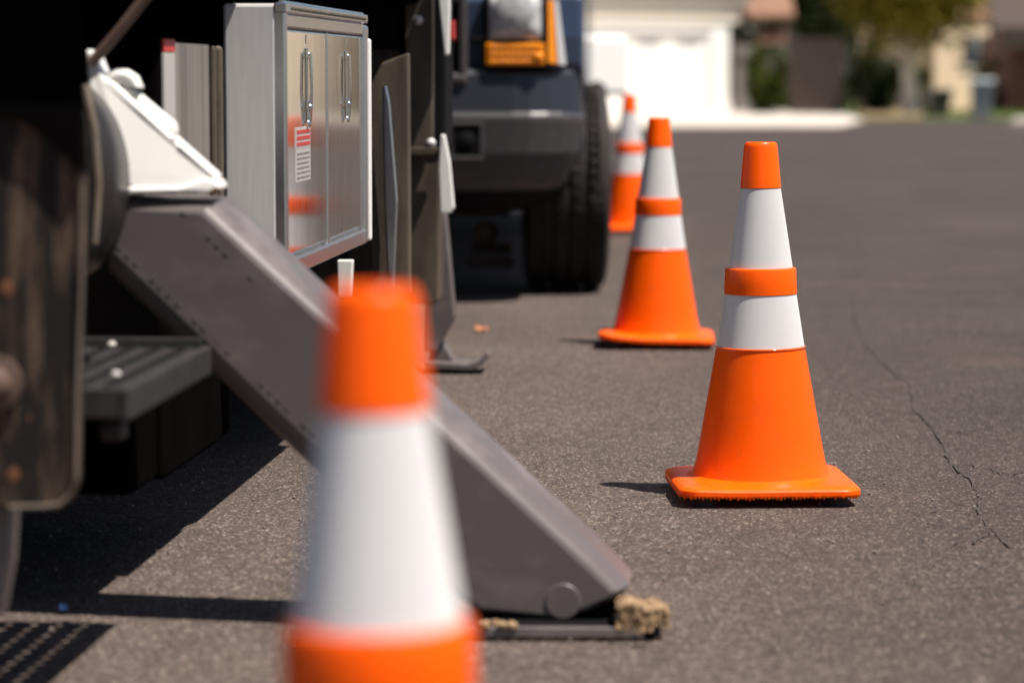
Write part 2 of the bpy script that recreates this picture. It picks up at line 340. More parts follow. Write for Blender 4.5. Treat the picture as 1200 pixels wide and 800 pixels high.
# ------------------------------------------------------------------ traffic cones
def rsq(h, rad, n=10):            # rounded square outline
    pts = []
    for q in range(4):
        cx, cy = [(1, 1), (-1, 1), (-1, -1), (1, -1)][q]
        for k in range(n+1):
            a = PI/2*q+PI/2*k/n
            pts.append((cx*(h-rad)+rad*math.cos(a), cy*(h-rad)+rad*math.sin(a)))
        nx, ny = [(-1, 1), (-1, -1), (1, -1), (1, 1)][q]
        for k in range(1, 8):
            t = k/8
            x0, y0 = pts[-1] if k == 1 else base
            base = (x0, y0)
            ex, ey = {0: (-(h-rad), h), 1: (-h, -(h-rad)), 2: (h-rad, -h), 3: (h, h-rad)}[q]
            pts.append((x0+(ex-x0)*t, y0+(ey-y0)*t))
    return pts
def cone_r(z):                    # body radius by height
    return 0.0405+(0.619-z)*0.150 if z > .301 else 0.0885+(0.301-z)*0.178
def make_cone(loc, rz, label, lean=0.0, curl=0.0, seed=0, res=64):
    t = thing('traffic_cone', label, 'traffic cone', loc, rz, 'orange traffic cones along the work zone')
    rnd = random.Random(seed)
    def warp(x, y, z):            # the soft base does not lie perfectly flat
        k = max(0, -x/.19)**2*max(0, .4-y/.3)*curl
        return (x, y, z+k+0.002*math.sin(9*x+seed)*math.cos(7*y))
    b = MB(); rings = []
    for h, rad, z in [(.160, .03, .021), (.173, .035, .0195), (.179, .038, .023), (.179, .038, .031), (.175, .036, .0355), (.167, .034, .0385), (.150, .06, .041), (.140, .11, .042)]:
        rings.append([b.bm.verts.new(warp(x, y, z)) for x, y in rsq(h, rad)])
    n = len(rings[0])
    for a, c in zip(rings, rings[1:]):
        for i in range(n):
            f = b.bm.faces.new([a[i], a[(i+1) % n], c[(i+1) % n], c[i]]); f.smooth = True
    b.bm.faces.new(rings[0][::-1]); b.bm.faces.new(rings[-1])
    b.build('base', M['orange'], t)
    b = MB()                      # moulding flash that hangs in little teeth from the rim of the base
    out = rsq(.176, .036, 14)
    m = len(out); tot = 176; cum = [0]
    for i in range(m): cum.append(cum[-1]+math.dist(out[i], out[(i+1) % m])+1e-9)
    for k in range(tot):
        f = k/tot*cum[-1]; i = max(j for j in range(m) if cum[j] <= f); p = out[i]; q = out[(i+1) % m]
        fr = (f-cum[i])/(cum[i+1]-cum[i]); x, y = p[0]+(q[0]-p[0])*fr, p[1]+(q[1]-p[1])*fr
        w = rnd.uniform(.0034, .005); h = rnd.uniform(.003, .0075)
        X, Y, Z = warp(x, y, .0215)
        b.lathe([(w, 0), (w*.75, -h*.6), (w*.15, -h)], 6, (X, Y, Z), cap=True)
    b.build('fringe', M['orange'], t)
    for sx in (-1, 1):
        for sy in (-1, 1): part('foot', M['rubber'], t, lambda b: b.lathe([(.028, 0), (.026, .022)], 16, (sx*.13, sy*.13, 0)))
    b = MB()
    prof = [(.150, .0415), (.1375, .047), (.1345, .055)]
    for z in (.08, .12, .2, .26, .29, .301): prof.append((cone_r(z), z))
    prof += [(cone_r(.301)-.004, .302), (cone_r(.55)-.004, .55), (cone_r(.619)-.003, .6185), (cone_r(.619)+.0005, .6195), (.0405, .622), (.0335, .700), (.0318, .7065), (.029, .7095), (.025, .710), (.024, .704), (.030, .60)]
    b.lathe(prof, res, cap=False); b.build('body', M['orange'], t)
    b = MB(); rl = cone_r(.3005)-.0006
    b.lathe([(rl+.0028*math.cos(a), .3012+.0024*math.sin(a)) for a in [PI*k/8-PI/2 for k in range(9)]], res, cap=False); b.build('collar_lip', M['lip'], t)
    for za, zb in ((.4595, .6183), (.3022, .4085)):
        b = MB(); b.lathe([(cone_r(za)-.003, za), (cone_r(za)-.0006, za+.001), (cone_r(zb)-.0006, zb-.001), (cone_r(zb)-.003, zb)], res, cap=False)
        b.build('reflective_collar', M['collar'], t)
    b = MB(); b.lathe([(cone_r(.408)-.003, .4075), (cone_r(.408)+.0008, .4085), (.0722, .425), (.0708, .456), (.0695, .459), (cone_r(.46)-.002, .4605)], res, cap=False)
    b.build('middle_band', M['orange'], t)
    t.rotation_euler = (0, lean, rz)
    return t
make_cone(G(891, 580), R(2.5), 'tall orange traffic cone in sharp focus standing alone on open asphalt at the right', lean=R(-.4), curl=.006, seed=1, res=96)
make_cone(G(769, 404), R(-3), 'orange traffic cone in front of the pickup tyre, next one behind the sharpest cone', lean=R(.5), curl=.02, seed=2)
c3 = make_cone(G(737, 272), R(5), 'most distant orange traffic cone, small and blurred beside the far side of the pickup tyre', seed=3); c3.scale = (1.03, 1.03, 1.035)
pf = P(446, 480, 2.05)
fgc = make_cone((pf.x+.002, 2.05, 0), R(8), 'big blurred orange traffic cone close to the camera in front of the grey sloping beam', lean=R(-.6), seed=4); fgc.scale = (.975, .975, .975)

# ------------------------------------------------------------------ utility truck with outriggers
PHI = math.atan((870-600)/F)
t0 = P(333, 302, 5.2)
TR = thing('utility_truck', 'black utility work truck with steel tool cabinets and lowered outriggers parked at the left', 'truck', (t0.x, 5.2, 0), -PHI)
bpy.context.view_layer.update()
TM = Matrix.Translation((t0.x, 5.2, 0))@Matrix.Rotation(-PHI, 4, 'Z'); TI = TM.inverted()
def hitpl(x, y, axis, val):        # point of a truck plane seen at photo position x, y; truck coordinates
    o = TI@Vector((0, 0, H)); d = TI.to_3x3()@ray(x, y); k = (val-o[axis])/d[axis]
    return o+d*k
def T(x, y, t): return hitpl(x, y, 1, t)
def S(x, y, s=0.0): return hitpl(x, y, 0, s)
def Z(x, y, z): return hitpl(x, y, 2, z)

# --- tool cabinet with two polished doors
zb = S(333, 302).z; zt = S(322, 30).z; t1 = S(425, 268).y
ZB, ZT, TL = zb-.035, S(322, 3).z, t1+.035
def f(b):
    b.box((T(262, 150, 0).x, 0.0, ZB), (-.012, TL, ZT), .006)
cabinet = part('tool_cabinet', M['alu'], TR, f, 'brushed aluminium tool cabinet with two polished doors')
def f(b):
    b.box((-.02, 0.001, ZB-.002), (.006, .022, ZT), .005)                  # corner posts and rails of the door frame
    b.box((-.02, TL-.035, ZB-.002), (.010, TL+.004, ZT-.02), .008, 3)
    b.box((-.02, .022, ZB-.003), (.008, TL-.035, ZB+.028), .004)
    b.box((-.014, .022, ZT-.043), (.005, TL-.035, ZT-.018), .003); b.box((-.016, -.002, ZT-.0175), (.009, TL, ZT+.002), .003)
    b.box((-.012, t1*.5-.008, ZB+.028), (.004, t1*.5+.008, ZT-.045), .003)
part('door_frame', M['alutrim'], cabinet, f)
def f(b):
    b.box((-.008, TL+.006, ZB+.0), (.014, TL+.024, ZT-.05), .006, 3)
part('edge_trim', M['white'], cabinet, f)
def f(b):
    b.cyl((-.004, .002, ZT+.003), (-.004, TL, ZT+.003), .004, 10)
    b.box((.0085, .03, ZT-.0155), (.0105, TL-.04, ZT-.001), .001)
hinge = part('piano_hinge', M['alutrim'], cabinet, f)
HR = [.05+(TL-.11)*k/29 for k in range(30)]
for tt in HR: part('rivet', M['olive'], cabinet, lambda b: b.dome((.0102, tt, ZT-.008), .0048, (1, 0, 0), .7, 8))
doors = [(.026, t1*.5-.012), (t1*.5+.012, t1-.004)]
for i, (a, c) in enumerate(doors):
    def f(b):
        b.box((-.016, a, ZB+.036), (.0015, c, ZT-.046), .004, 2)
    part('cabinet_door', M['steel'], cabinet, f)
    def f(b):
        m = (a+c)/2-.006
        z1 = S(352, 64).z; z0 = S(352, 126).z
        b.box((.0015, m-.009, z1-.008), (.006, m+.009, z1+.012), .002); b.box((.0015, m-.010, z0-.008), (.008, m+.010, z0+.012), .002)
        b.box((.0015, m-.0055, z0-.03), (.0055, m+.0055, z1), .002)
        b.tube([(.010, m, z1+.004), (.011, m, z1-.03), (.0115, m, z0+.03), (.009, m, z0-.02), (.007, m, z0-.032)], .0034, 10)
        b.dome((.007, m, z1), .006, (1, 0, 0), .7); b.dome((.009, m, z0), .007, (1, 0, 0), .7); b.dome((.0055, m, z0-.032), .008, (1, 0, 0), .6)
        b.box((.0015, m-.006, z1+.02), (.003, m+.006, ZT-.053), .001)
    part('latch', M['chrome'], cabinet, f)
a, c = S(345, 148).y, S(362, 148).y; zz1, zz0 = S(345, 150).z, S(345, 214).z
part('sticker', M['label_white'], cabinet, lambda b: b.box((.0012, a, zz0), (.0026, c, zz1-.041)))
part('sticker_header', M['label_white'], cabinet, lambda b: b.box((.0012, a, zz1-.040), (.0027, c, zz1)))
def f(b):
    rnd = random.Random(5); z = zz1-.048
    while z > zz0+.008:
        y = a+.012
        while y < c-.014:
            w = rnd.uniform(.008, .03); w = min(w, c-.012-y); b.box((.002, y, z-.0035), (.0031, y+w, z)); y += w+.007
        z -= .009
part('sticker_print', M['label_ink'], cabinet, f)
def f(b):
    rnd = random.Random(9)
    for k in range(3):
        y = a+.008; z = zz1-.005-.0115*k
        while y < c-.012:
            w = min(rnd.uniform(.012, .03), c-.008-y); b.box((.002, y, z-.007), (.0034, y+w, z)); y += w+.005
part('red_print', M['label_red'], cabinet, f)


# --- second steel cabinet, nearer the middle
s2 = T(192, 150, -.5).x; z2 = T(192, 42, -.5).z
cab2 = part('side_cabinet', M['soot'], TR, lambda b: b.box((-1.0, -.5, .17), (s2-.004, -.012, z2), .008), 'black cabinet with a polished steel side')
tA, tB = S(206, 100, s2).y, S(252, 100, s2).y
M['reflection_streak'] = mat('steel_painted_reflections', (.45, .38, .32), .16, 1.0, scale=4, stretch=(1, 9, .25), col2=(.95, .85, .74), thr=(.38, .62))  # beige reflections painted into the steel's colour as vertical streaks
part('side_panel', M['reflection_streak'], cab2, lambda b: b.box((s2-.006, tA, .50), (s2, tB-.05, z2-.01), .003))
def f(b):
    b.box((s2-.006, tB-.035, .50), (s2+.006, tB-.012, z2-.012), .006, 3); b.box((s2-.006, tB, .50), (s2+.012, -.014, z2-.012), .008, 3)
part('door_post', M['olive'], cab2, f)
part('warning_strip', M['label_white'], cab2, lambda b: b.box((s2-.006, -.49, T(192, 190, -.5).z), (s2+.0004, tA-.004, T(192, 62, -.5).z), .001))
part('red_label', M['label_red'], cab2, lambda b: b.box((s2-.006, -.49, T(192, 61, -.5).z), (s2+.0006, tA-.004, T(192, 46, -.5).z), .001))

# --- bodywork
def f(b):
    b.box((-2.3, .03, .40), (-.63, 3.3, 1.02), .02)               # hull behind the cabinets
    b.box((-2.3, -.012, ZT+.06), (-.035, 3.3, 2.3), .03)            # body above
    b.box((-.63, .02, .80), (-.10, 3.3, ZT+.06))
    b.box((-2.3, -1.762, 1.06), (.17, -1.25, 1.4), .004); b.box((-2.3, -.70, 1.06), (-.045, -.013, 1.1), .004); b.box((-2.3, -2.7, 1.06), (-.55, -1.765, 1.4), .02); b.box((-2.3, -1.25, 1.06), (-.55, -.962, 1.4), .02)             # rear deck and overhang, unseen, shaped to shade mud flap and side cabinet
    b.box((-2.3, -.96, 1.06), (-.95, -.01, 1.4), .02)
    b.box((-2.3, -2.5, .45), (-.95, .03, 1.1), .02)
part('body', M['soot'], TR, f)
def f(b):
    b.box((-2.1, -2.4, .40), (-1.0, 4.4, .52), .01)
    b.box((-.63, .03, .30), (-.30, 3.2, .42), .01)
    b.box((-.66, TL, .17), (-.14, 3.1, .80), .02)  # this and the next two: unseen blocks keeping sun off the ground
    b.box((-.80, -.715, .175), (-.135, -.503, .36), .005)
    b.box((-.63, -.0105, .172), (-.128, .13, .475), .004)
part('chassis_and_sun_blocks', M['soot'], TR, f)
for s in (-.99, -2.1):
    for tt in (-1.5, 3.9):
        w = part('wheel', M['rubber'], TR, lambda b: b.lathe([(.25, -.13), (.40, -.13), (.45, -.10), (.46, -.05), (.46, .05), (.45, .10), (.40, .13), (.25, .13)], 40, (s-.35 if s > -1.5 else s+.1, tt, .46), (1, 0, 0)))
        part('rim', M['alu'], w, lambda b: b.lathe([(.05, -.12), (.2, -.09), (.25, -.12), (.25, .12), (.2, .09), (.05, .12)], 32, (s-.35 if s > -1.5 else s+.1, tt, .46), (1, 0, 0)))
def f(b):
    b.box((-2.35, 3.35, .5), (-.6, 5.0, 2.4), .12, 4)
part('cab', M['black'], TR, f)

# --- near outrigger: sloping beam
tb = -.90
bpx = [(112, 240), (150, 232), (247, 236), (700, 652), (736, 690), (729, 701), (688, 722), (652, 731), (556, 722), (365, 556), (122, 322)]
bin_ = [(120, 252), (153, 246), (236, 251), (684, 664), (716, 694), (714, 698), (684, 711), (652, 720), (563, 711), (377, 530), (130, 292)]
def f(b):
    rings = []
    for u, w in ((1, 0), (.72, .003), (.48, .009), (.27, .018), (.1, .031), (0, .046), (0, .16)):
        rings.append([b.bm.verts.new(T(x+(xi-x)*u, y+(yi-y)*u, tb)+Vector((0, w, 0))) for (x, y), (xi, yi) in zip(bpx, bin_)])
    n = len(bpx)
    for a, q in zip(rings, rings[1:]):
        for i in range(n): b.bm.faces.new([a[i], a[(i+1) % n], q[(i+1) % n], q[i]])
    b.bm.faces.new(rings[0]); b.bm.faces.new(rings[-1][::-1])
beam = part('outrigger_beam', M['beam'], TR, f, 'grey steel outrigger beam sloping down to the ground')
rnd = random.Random(11)
for (xa, ya), (xb, yb), n in (((136, 288), (372, 514), 24), ((212, 248), (300, 332), 9), ((400, 430), (520, 542), 10)):
    for k in range(n):
        if rnd.random() < .3: continue
        u0, u1 = k/n, (k+rnd.uniform(.4, .8))/n
        part('weld_bead', M['rubber'], beam, lambda b: b.tube([T(xa+(xb-xa)*u, ya+(yb-ya)*u, tb+.0010) for u in (u0, (u0+u1)/2, u1)], .002, 8, [.0015, .0022, .0015]))
def f(b):
    p = T(660, 704, tb); b.lathe([(.027, -.004), (.027, .0012), (.0255, .0025), (.010, .0025)], 28, p, (0, -1, 0))
part('pivot_pin', M['beam'], beam, f)
def f(b):
    b.prism([T(x, y, tb+.03) for x, y in [(560, 719), (655, 728), (700, 716), (722, 706), (722, 733), (560, 736)]], (0, .1, 0), .004)
part('foot', M['black'], beam, f)

# --- white bracket the beam hangs from
tw = -.906
TB0 = T(141, 228, tw)
def W(x, y, t):                    # the bracket face leans back and turns towards the street
    p = T(x, y, t); p.y += .17*(p.z-TB0.z)+.15*max(0, p.x-TB0.x); return p
wpx = [(93, 57), (104, 60), (110, 74), (118, 92), (130, 98), (165, 130), (206, 168), (250, 207), (248, 216), (236, 222), (141, 224), (140, 200), (134, 172), (124, 146), (112, 124), (98, 104)]
bracket = part('outrigger_bracket', M['white'], TR, lambda b: b.prism([W(x, y, tw) for x, y in wpx], (0, .055, 0), .007, 3), 'white painted steel bracket holding the sloping beam')
def f(b):
    b.prism([W(x, y, tw-.006) for x, y in [(122, 219), (208, 219), (236, 209), (251, 213), (255, 223), (243, 227), (122, 229)]], (0, .07, 0), .005, 3)
part('flange', M['white'], bracket, f)
def f(b):
    pa = [W(x, y, tw+.016) for x, y in [(119, 100), (124, 93), (133, 89), (143, 90), (151, 95), (155, 103), (151, 111)]]
    b.tube(pa, .0115, 12)
    b.tube([W(136, 103, tw+.028), W(141, 107, tw+.028), W(195, 154, tw+.028), W(200, 159, tw+.028)], .014, 14, [.008, .0145, .0165, .010])
    b.tube([W(206, 172, tw+.004), W(246, 207, tw+.004)], .006, 8)
part('hinge_lug', M['white'], bracket, f)
for x, y, r in [(251, 223, .005), (245, 226, .005), (152, 217, .003), (128, 228, .004), (200, 163, .003)]:
    part('rust_spot', M['rust'], bracket, lambda b: b.blob(W(x, y, tw-.0065 if y > 210 else tw-.001), r, 2, .4, x, (1.4, .12, .6)))
part('lift_rod', M['rod'], TR, lambda b: b.tube([T(107, 74, tw+.03), T(140, 36, tw+.03), T(178, -12, tw+.03), T(230, -80, tw+.05), T(330, -200, tw+.2)], .0085, 12))
# --- drum and hose behind the flap
def f(b):
    c = T(66, 214, -.98); ry = (T(66, 94, -.98).z-c.z); rx = (T(139, 214, -.98).x-c.x)
    prof = [(.55, -.03), (.80, -.028), (.93, -.018), (1, 0), (1, .08), (.9, .1)]
    rings = []
    for r, h in prof:
        rings.append([b.bm.verts.new((c.x+rx*r*math.cos(2*PI*i/40), c.y+h, c.z+ry*r*math.sin(2*PI*i/40))) for i in range(40)])
    for a, q in zip(rings, rings[1:]):
        for i in range(40):
            fc = b.bm.faces.new([a[i], a[(i+1) % 40], q[(i+1) % 40], q[i]]); fc.smooth = True
    b.bm.faces.new(rings[0]); b.bm.faces.new(rings[-1])
M['drum'] = mat('dark_drum_paint', (0.026, 0.022, 0.022), .35, spec=.35, var=.2)
drum = part('pivot_drum', M['drum'], TR, f)
part('hose', M['flapedge'], TR, lambda b: b.tube([T(99, 100, -1.02), T(110, 150, -1.03), T(115, 215, -1.03), T(110, 285, -1.03)], .007, 8))

# --- perforated step
ps = T(248, 405, -.955); zs = ps.z
pn = Z(155, 455, zs)
sR, tF, tN = ps.x, ps.y, pn.y
sL = sR-.26
def grid(b, x0, x1, y0, y1, z, nx, ny, th=.003):
    for i in range(nx):
        for j in range(ny):
            xa, xb = x0+(x1-x0)*i/nx, x0+(x1-x0)*(i+1)/nx; ya, yb = y0+(y1-y0)*j/ny, y0+(y1-y0)*(j+1)/ny
            cx, cy = (xa+xb)/2, (ya+yb)/2; hx, hy = (xb-xa)/2, (yb-ya)/2
            out = [(xa, ya), (cx, ya), (xb, ya), (xb, cy), (xb, yb), (cx, yb), (xa, yb), (xa, cy)]
            inn = [(cx+hx*.44*math.cos(a), cy+hy*.44*math.sin(a)) for a in [PI*1.25, PI*1.5, PI*1.75, 0, PI*.25, PI*.5, PI*.75, PI]]
            vo = [b.bm.verts.new((x, y, z)) for x, y in out]; vi = [b.bm.verts.new((x, y, z)) for x, y in inn]
            vt = [b.bm.verts.new((cx+(x-cx)*.93, cy+(y-cy)*.93, z+.006)) for x, y in inn]
            vd = [b.bm.verts.new((x, y, z-th)) for x, y in inn]
            for k in range(8):
                l = (k+1) % 8
                b.bm.faces.new([vo[k], vo[l], vi[l], vi[k]]); b.bm.faces.new([vi[k], vi[l], vt[l], vt[k]]); b.bm.faces.new([vi[l], vi[k], vd[k], vd[l]])
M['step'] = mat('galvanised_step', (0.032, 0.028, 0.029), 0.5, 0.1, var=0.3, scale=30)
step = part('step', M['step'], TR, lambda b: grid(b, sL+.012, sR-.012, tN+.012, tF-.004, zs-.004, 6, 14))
def f(b):
    b.box((sR-.014, tN, zs-.043), (sR, tF, zs), .003)
    b.box((sL, tN, zs-.052), (sL+.012, tF, zs), .003)
    b.box((sL+.012, tN+.001, zs-.040), (sR-.014, tN+.012, zs-.001), .002)
    b.box((sL+.012, tF-.008, zs-.040), (sR-.014, tF, zs+.012), .002)
    b.box((sR-.05, tN+.05, zs-.075), (sR-.02, tN+.09, zs-.053), .004)
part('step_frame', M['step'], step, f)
for x, y in [(131, 405), (198, 404), (136, 440)]:
    p = Z(x, y, zs); part('rivet', M['label_white'], step, lambda b: b.dome((p.x, p.y, zs+.001), .007, (0, 0, 1), .9))
part('step_arm', M['black'], TR, lambda b: b.box((-1.0, tN+.25, zs-.07), (sL+.0, tN+.33, zs-.01), .005))

# --- mud flap close to the lens
tf = -1.7
fpx = [(-130, -60), (86, -60), (92, 60), (97, 160), (99, 230), (96, 330), (93, 470), (92, 562), (86, 582), (72, 595), (50, 597), (-130, 597)]
flap = part('mud_flap', M['flap'], TR, lambda b: b.prism([T(x, y, tf) for x, y in fpx], (0, .022, 0), .006, 2), 'worn dusty black mud flap')
part('flap_shade_plate', M['soot'], flap, lambda b: b.prism([T(x, y, tf-.014) for x, y in [(-130, -70), (88, -70), (95, 60), (99, 150), (98, 205), (80, 186), (46, 152), (10, 136), (-130, 128)]], (0, .012, 0), .003))  # black plate cut to a shadow's outline, stands for shade on the flap
def f(b):
    pts = [T(x, y, tf-.002) for x, y in [(95.5, 200), (95, 330), (90, 470), (89, 560), (83, 579), (70, 591), (48, 593.5), (10, 594)]]
    b.tube(pts, .003, 8)
part('flap_edge', M['flapedge'], flap, f)
def f(b):
    c = T(-4, 448, tf); b.lathe([(.034, 0), (.034, .008), (.022, .010), (.022, .03), (.016, .042), (.006, .046)], 24, c, (0, -1, 0))
part('bolt', M['rod'], flap, f)
for x, y, r in [(8, 338, .009), (16, 556, .008), (34, 490, .003)]:
    part('rust_spot', M['rust'], flap, lambda b: b.blob(T(x, y, tf-.0002), r, 2, .4, x+y, (1, .06, 1.3)))
pa, pb = T(-40, 590, tf+.04), T(12, 720, tf+.04)
part('jack_post', M['beam'], TR, lambda b: b.prism([T(-40, 590, tf+.04), T(13, 590, tf+.04), T(9, 660, tf+.04), T(-3, 725, tf+.04), T(-40, 725, tf+.04)], (0, .05, 0), .004))

# --- far outrigger behind the cabinet
ts = 2.6
def f(b):
    b.prism([T(x, y, ts) for x, y in [(472, -120), (508, -120), (508, 172), (503, 180), (476, 180)]], (0, .02, 0), .006, 3)
sleeve = part('outrigger_sleeve', M['olive'], TR, f, 'muddy square outrigger sleeve behind the tool cabinet')
for x, y in ((476+14, 24), (505, 168)):
    part('sleeve_bolt', M['alu'], sleeve, lambda b: b.dome(T(x, y, ts-.002), .014, (0, -1, 0), .8))
part('sleeve_lip', M['olive'], sleeve, lambda b: b.box(tuple(T(476, 182, ts-.012)), tuple(T(520, 173, ts-.012)+Vector((0, .02, 0))), .003))
part('sleeve_shaded_side', M['black'], sleeve, lambda b: b.prism([T(x, y, ts+.021) for x, y in [(474, -120), (521, -120), (522, 176), (476, 176)]], (0, .22, 0), .012, 3))  # black box stands for the sleeve's right side lying in shade
part('outrigger_leg', M['olive'], TR, lambda b: b.prism([T(x, y, ts+.03) for x, y in [(479, 178), (515, 178), (514, 352), (508, 357), (477, 357)]], (0, .14, 0), .006))
def f(b):
    b.prism([T(x, y, ts+.24) for x, y in [(500, 250), (522, 250), (533, 372), (511, 412), (496, 412)]], (0, .06, 0), .006)
part('leg_gusset', M['beam'], TR, f)
zf = .004
def f(b):
    pts = [T(x, y, ts+.2) for x, y in [(497, 424), (548, 427), (560, 423), (571, 412), (573, 417), (564, 429), (552, 434), (497, 432)]]
    b.prism(pts, (0, .16, 0), .003)
    b.prism([T(x, y, ts+.26) for x, y in [(505, 408), (518, 400), (534, 426), (500, 426)]], (0, .06, 0), .004)
part('outrigger_foot', M['beam'], TR, f)
def f(b):
    b.prism([T(x, y, 1.72) for x, y in [(434, 100), (447, 74), (478, 62), (480, 345), (434, 345)]], (0, .05, 0), .005)
part('fender_panel', M['olive'], TR, f)
def f(b):
    b.prism([T(x, y, 1.68) for x, y in [(448, 102), (453, 100), (457, 120), (466, 235), (462, 338), (455, 338), (450, 235)]], (0, .02, 0), .004)
part('lift_ram', M['alutrim'], TR, f)
part('support_strut', M['white'], TR, lambda b: b.prism([T(x, y, 1.3) for x, y in [(395, 305), (413, 305), (411, 350), (396, 350)]], (0, .03, 0), .003))
for px in ([(514, 0), (516, -60), (525, -60), (527, 10), (526, 64), (521, 66)], [(516, 158), (521, 158), (527, 190), (532, 244), (528, 250), (516, 250), (514, 200)]):
    part('white_guard', M['white'], TR, lambda b: b.prism([T(x, y, ts-.05) for x, y in px], (0, .03, 0), .004))
part('red_reflector', M['label_red'], TR, lambda b: b.prism([T(x, y, ts+.1) for x, y in [(526, 26), (532, 24), (533, 46), (526, 48)]], (0, .02, 0), .002))
part('rear_panel', M['soot'], TR, lambda b: b.prism([T(x, y, ts+.35) for x, y in [(436, -100), (519, -100), (521, 330), (436, 330)]], (0, .05, 0), .003))

# ------------------------------------------------------------------ pad, dirt and litter by the outrigger foot
g0, g1 = G(470, 750), G(783, 752)
pad = thing('outrigger_pad', 'flat black steel pad on the asphalt under the outrigger foot', 'outrigger pad', ((g0.x+g1.x)/2, g0.y+.06, 0), R(-.8))
hw = (g1.x-g0.x)/2
part('plate', M['black'], pad, lambda b: b.box((-hw, -.06, .006), (hw-.01, .10, .021), .003))
part('front_lip', M['beam'], pad, lambda b: b.box((-hw, -.068, .005), (hw-.035, -.059, .022), .003))
def f(b):
    rnd = random.Random(2)
    for i in range(16): b.box((-hw+.02+i*.024, -.062, 0), (-hw+.02+i*.024+rnd.uniform(.008, .02), -.052+rnd.uniform(-.01, 0), .006), .001)
part('wood_shim', M['wood'], pad, f)
def f(b):
    rnd = random.Random(4)
    c = T(748, 726, tb+.06); c = TM@c
    from mathutils import noise
    px = [(722, 713), (731, 706), (744, 709), (757, 712), (770, 711), (784, 716), (785, 727), (781, 741), (768, 744), (752, 741), (738, 742), (729, 734), (727, 724)]
    y0 = g1.y+.0
    q = MB(); q.prism([(P(x, y, y0).x, y0, max(.0235, P(x, y, y0).z)) for x, y in px], (0, .075, 0), .004, 2)
    bmesh.ops.triangulate(q.bm, faces=q.bm.faces)
    for _ in range(5): bmesh.ops.subdivide_edges(q.bm, edges=[e for e in q.bm.edges if e.calc_length() > .003], cuts=1)
    for v in q.bm.verts:
        d = noise.noise_vector(v.co*95)*.0034+noise.noise_vector(v.co*260)*.0026+noise.noise_vector(v.co*600)*.0012; v.co += d; v.co.z = max(.0232, v.co.z)
    b.merge(q.bm)
    for i in range(170):
        p = P(rnd.uniform(722, 786), 740, g1.y+rnd.uniform(-.05, .09)); b.blob((p.x, p.y, .022+rnd.uniform(0, .01)), rnd.uniform(.001, .0032), 1, .5, i)
b = MB(); f(b); tag(b.build('dirt_clod', M['dirt']), 'crumbly clump of tan dirt on the right end of the black steel pad', 'dirt')
b = MB()
rnd = random.Random(8)
for i in range(16):
    p = P(rnd.uniform(562, 602), 735, g1.y+rnd.uniform(0, .03)); b.blob((p.x, p.y, .024), rnd.uniform(.004, .008), 1, .4, i)
tag(b.build('dirt_crumbs', M['dirt']), 'thin line of tan dirt crumbs on the pad beside the blurred front cone', 'dirt')
def leafmesh(c, r, seed):
    rnd = random.Random(seed); b = MB(); n = 12
    vs = [b.bm.verts.new((c.x+r*1.3*math.cos(2*PI*i/n)*rnd.uniform(.7, 1), c.y+r*1.6*math.sin(2*PI*i/n)*rnd.uniform(.7, 1), .006+rnd.uniform(0, .02))) for i in range(n)]
    m = b.bm.verts.new((c.x, c.y, .008))
    for i in range(n): b.bm.faces.new([vs[i], vs[(i+1) % n], m])
    return b
tag(leafmesh(G(565, 389), .019, 1).build('fallen_leaf', M['leafdry']), 'small dry orange leaf on the asphalt right of the far outrigger foot', 'leaf')
tag(leafmesh(G(74, 720), .005, 2).build('plastic_scrap', M['blueplastic']), 'tiny scrap of blue plastic at the edge of the truck shadow', 'litter')
# loose grit
b = MB(); rnd = random.Random(21)
for i in range(420):
    p = G(rnd.uniform(20, 1190), 400+400*rnd.random()**.8); b.blob((p.x, p.y, .0025), rnd.uniform(.0012, .0035), 1, .3, i)
M['grit'] = mat('grit', (0.22, 0.19, 0.17), 0.8, var=.4, scale=8)
tag(b.build('road_grit', M['grit']), 'loose pale grit scattered over the asphalt', 'grit', kind='stuff')

# ------------------------------------------------------------------ pickup truck facing the camera
YB = 10.4
pr = P(684, 160, YB)
CX = pr.x-1.0
PU = thing('pickup_truck', 'dark navy pickup truck with grey bumper parked facing the camera behind the work truck', 'pickup truck', (CX, YB, 0), R(-2.0))
PM = Matrix.Translation((CX, YB, 0))@Matrix.Rotation(R(-2.0), 4, 'Z'); PIv = PM.inverted()
def U(x, y, t=0.0):
    o = PIv@Vector((0, 0, H)); d = PIv.to_3x3()@ray(x, y); k = (t-o[1])/d[1]
    return o+d*k
def plan(w, y0, y1, c, n=6):      # plan outline of a wrap-round bumper, half width w, front y0
    pts = [(-w, y1)]
    for k in range(n+1):
        a = PI/2*k/n; pts.append((-w+c-c*math.cos(a), y0+c*.8-c*.8*math.sin(a)))
    for k in range(n+1):
        a = PI/2*(1-k/n); pts.append((w-c+c*math.cos(a), y0+c*.8-c*.8*math.sin(a)))
    pts.append((w, y1)); return pts
zA = U(600, 81).z; zB = U(600, 133).z; zC = U(600, 212).z; zD = U(600, 246).z
def tier(b, specs):
    rings = [[b.bm.verts.new((x, y, z)) for x, y in plan(w, y0, .62, c)] for w, y0, c, z in specs]
    n = len(rings[0])
    for a, q in zip(rings, rings[1:]):
        for i in range(n): b.bm.faces.new([a[i], a[(i+1) % n], q[(i+1) % n], q[i]])
    b.bm.faces.new(rings[0][::-1]); b.bm.faces.new(rings[-1])
def f(b):
    tier(b, [(.915, .05, .25, zC-.035), (.938, .03, .25, zC-.01), (.960, .012, .25, zC+.04), (.982, -.004, .25, zC+.10), (1.0, -.012, .25, zB-.03), (1.0, -.012, .25, zB-.012), (.996, .002, .25, zB-.004)])
bump = part('bumper', M['bumper'], PU, f, 'dark grey wrap-round front bumper')
p0, p1 = U(526, 188, -.02), U(566, 143, -.02)
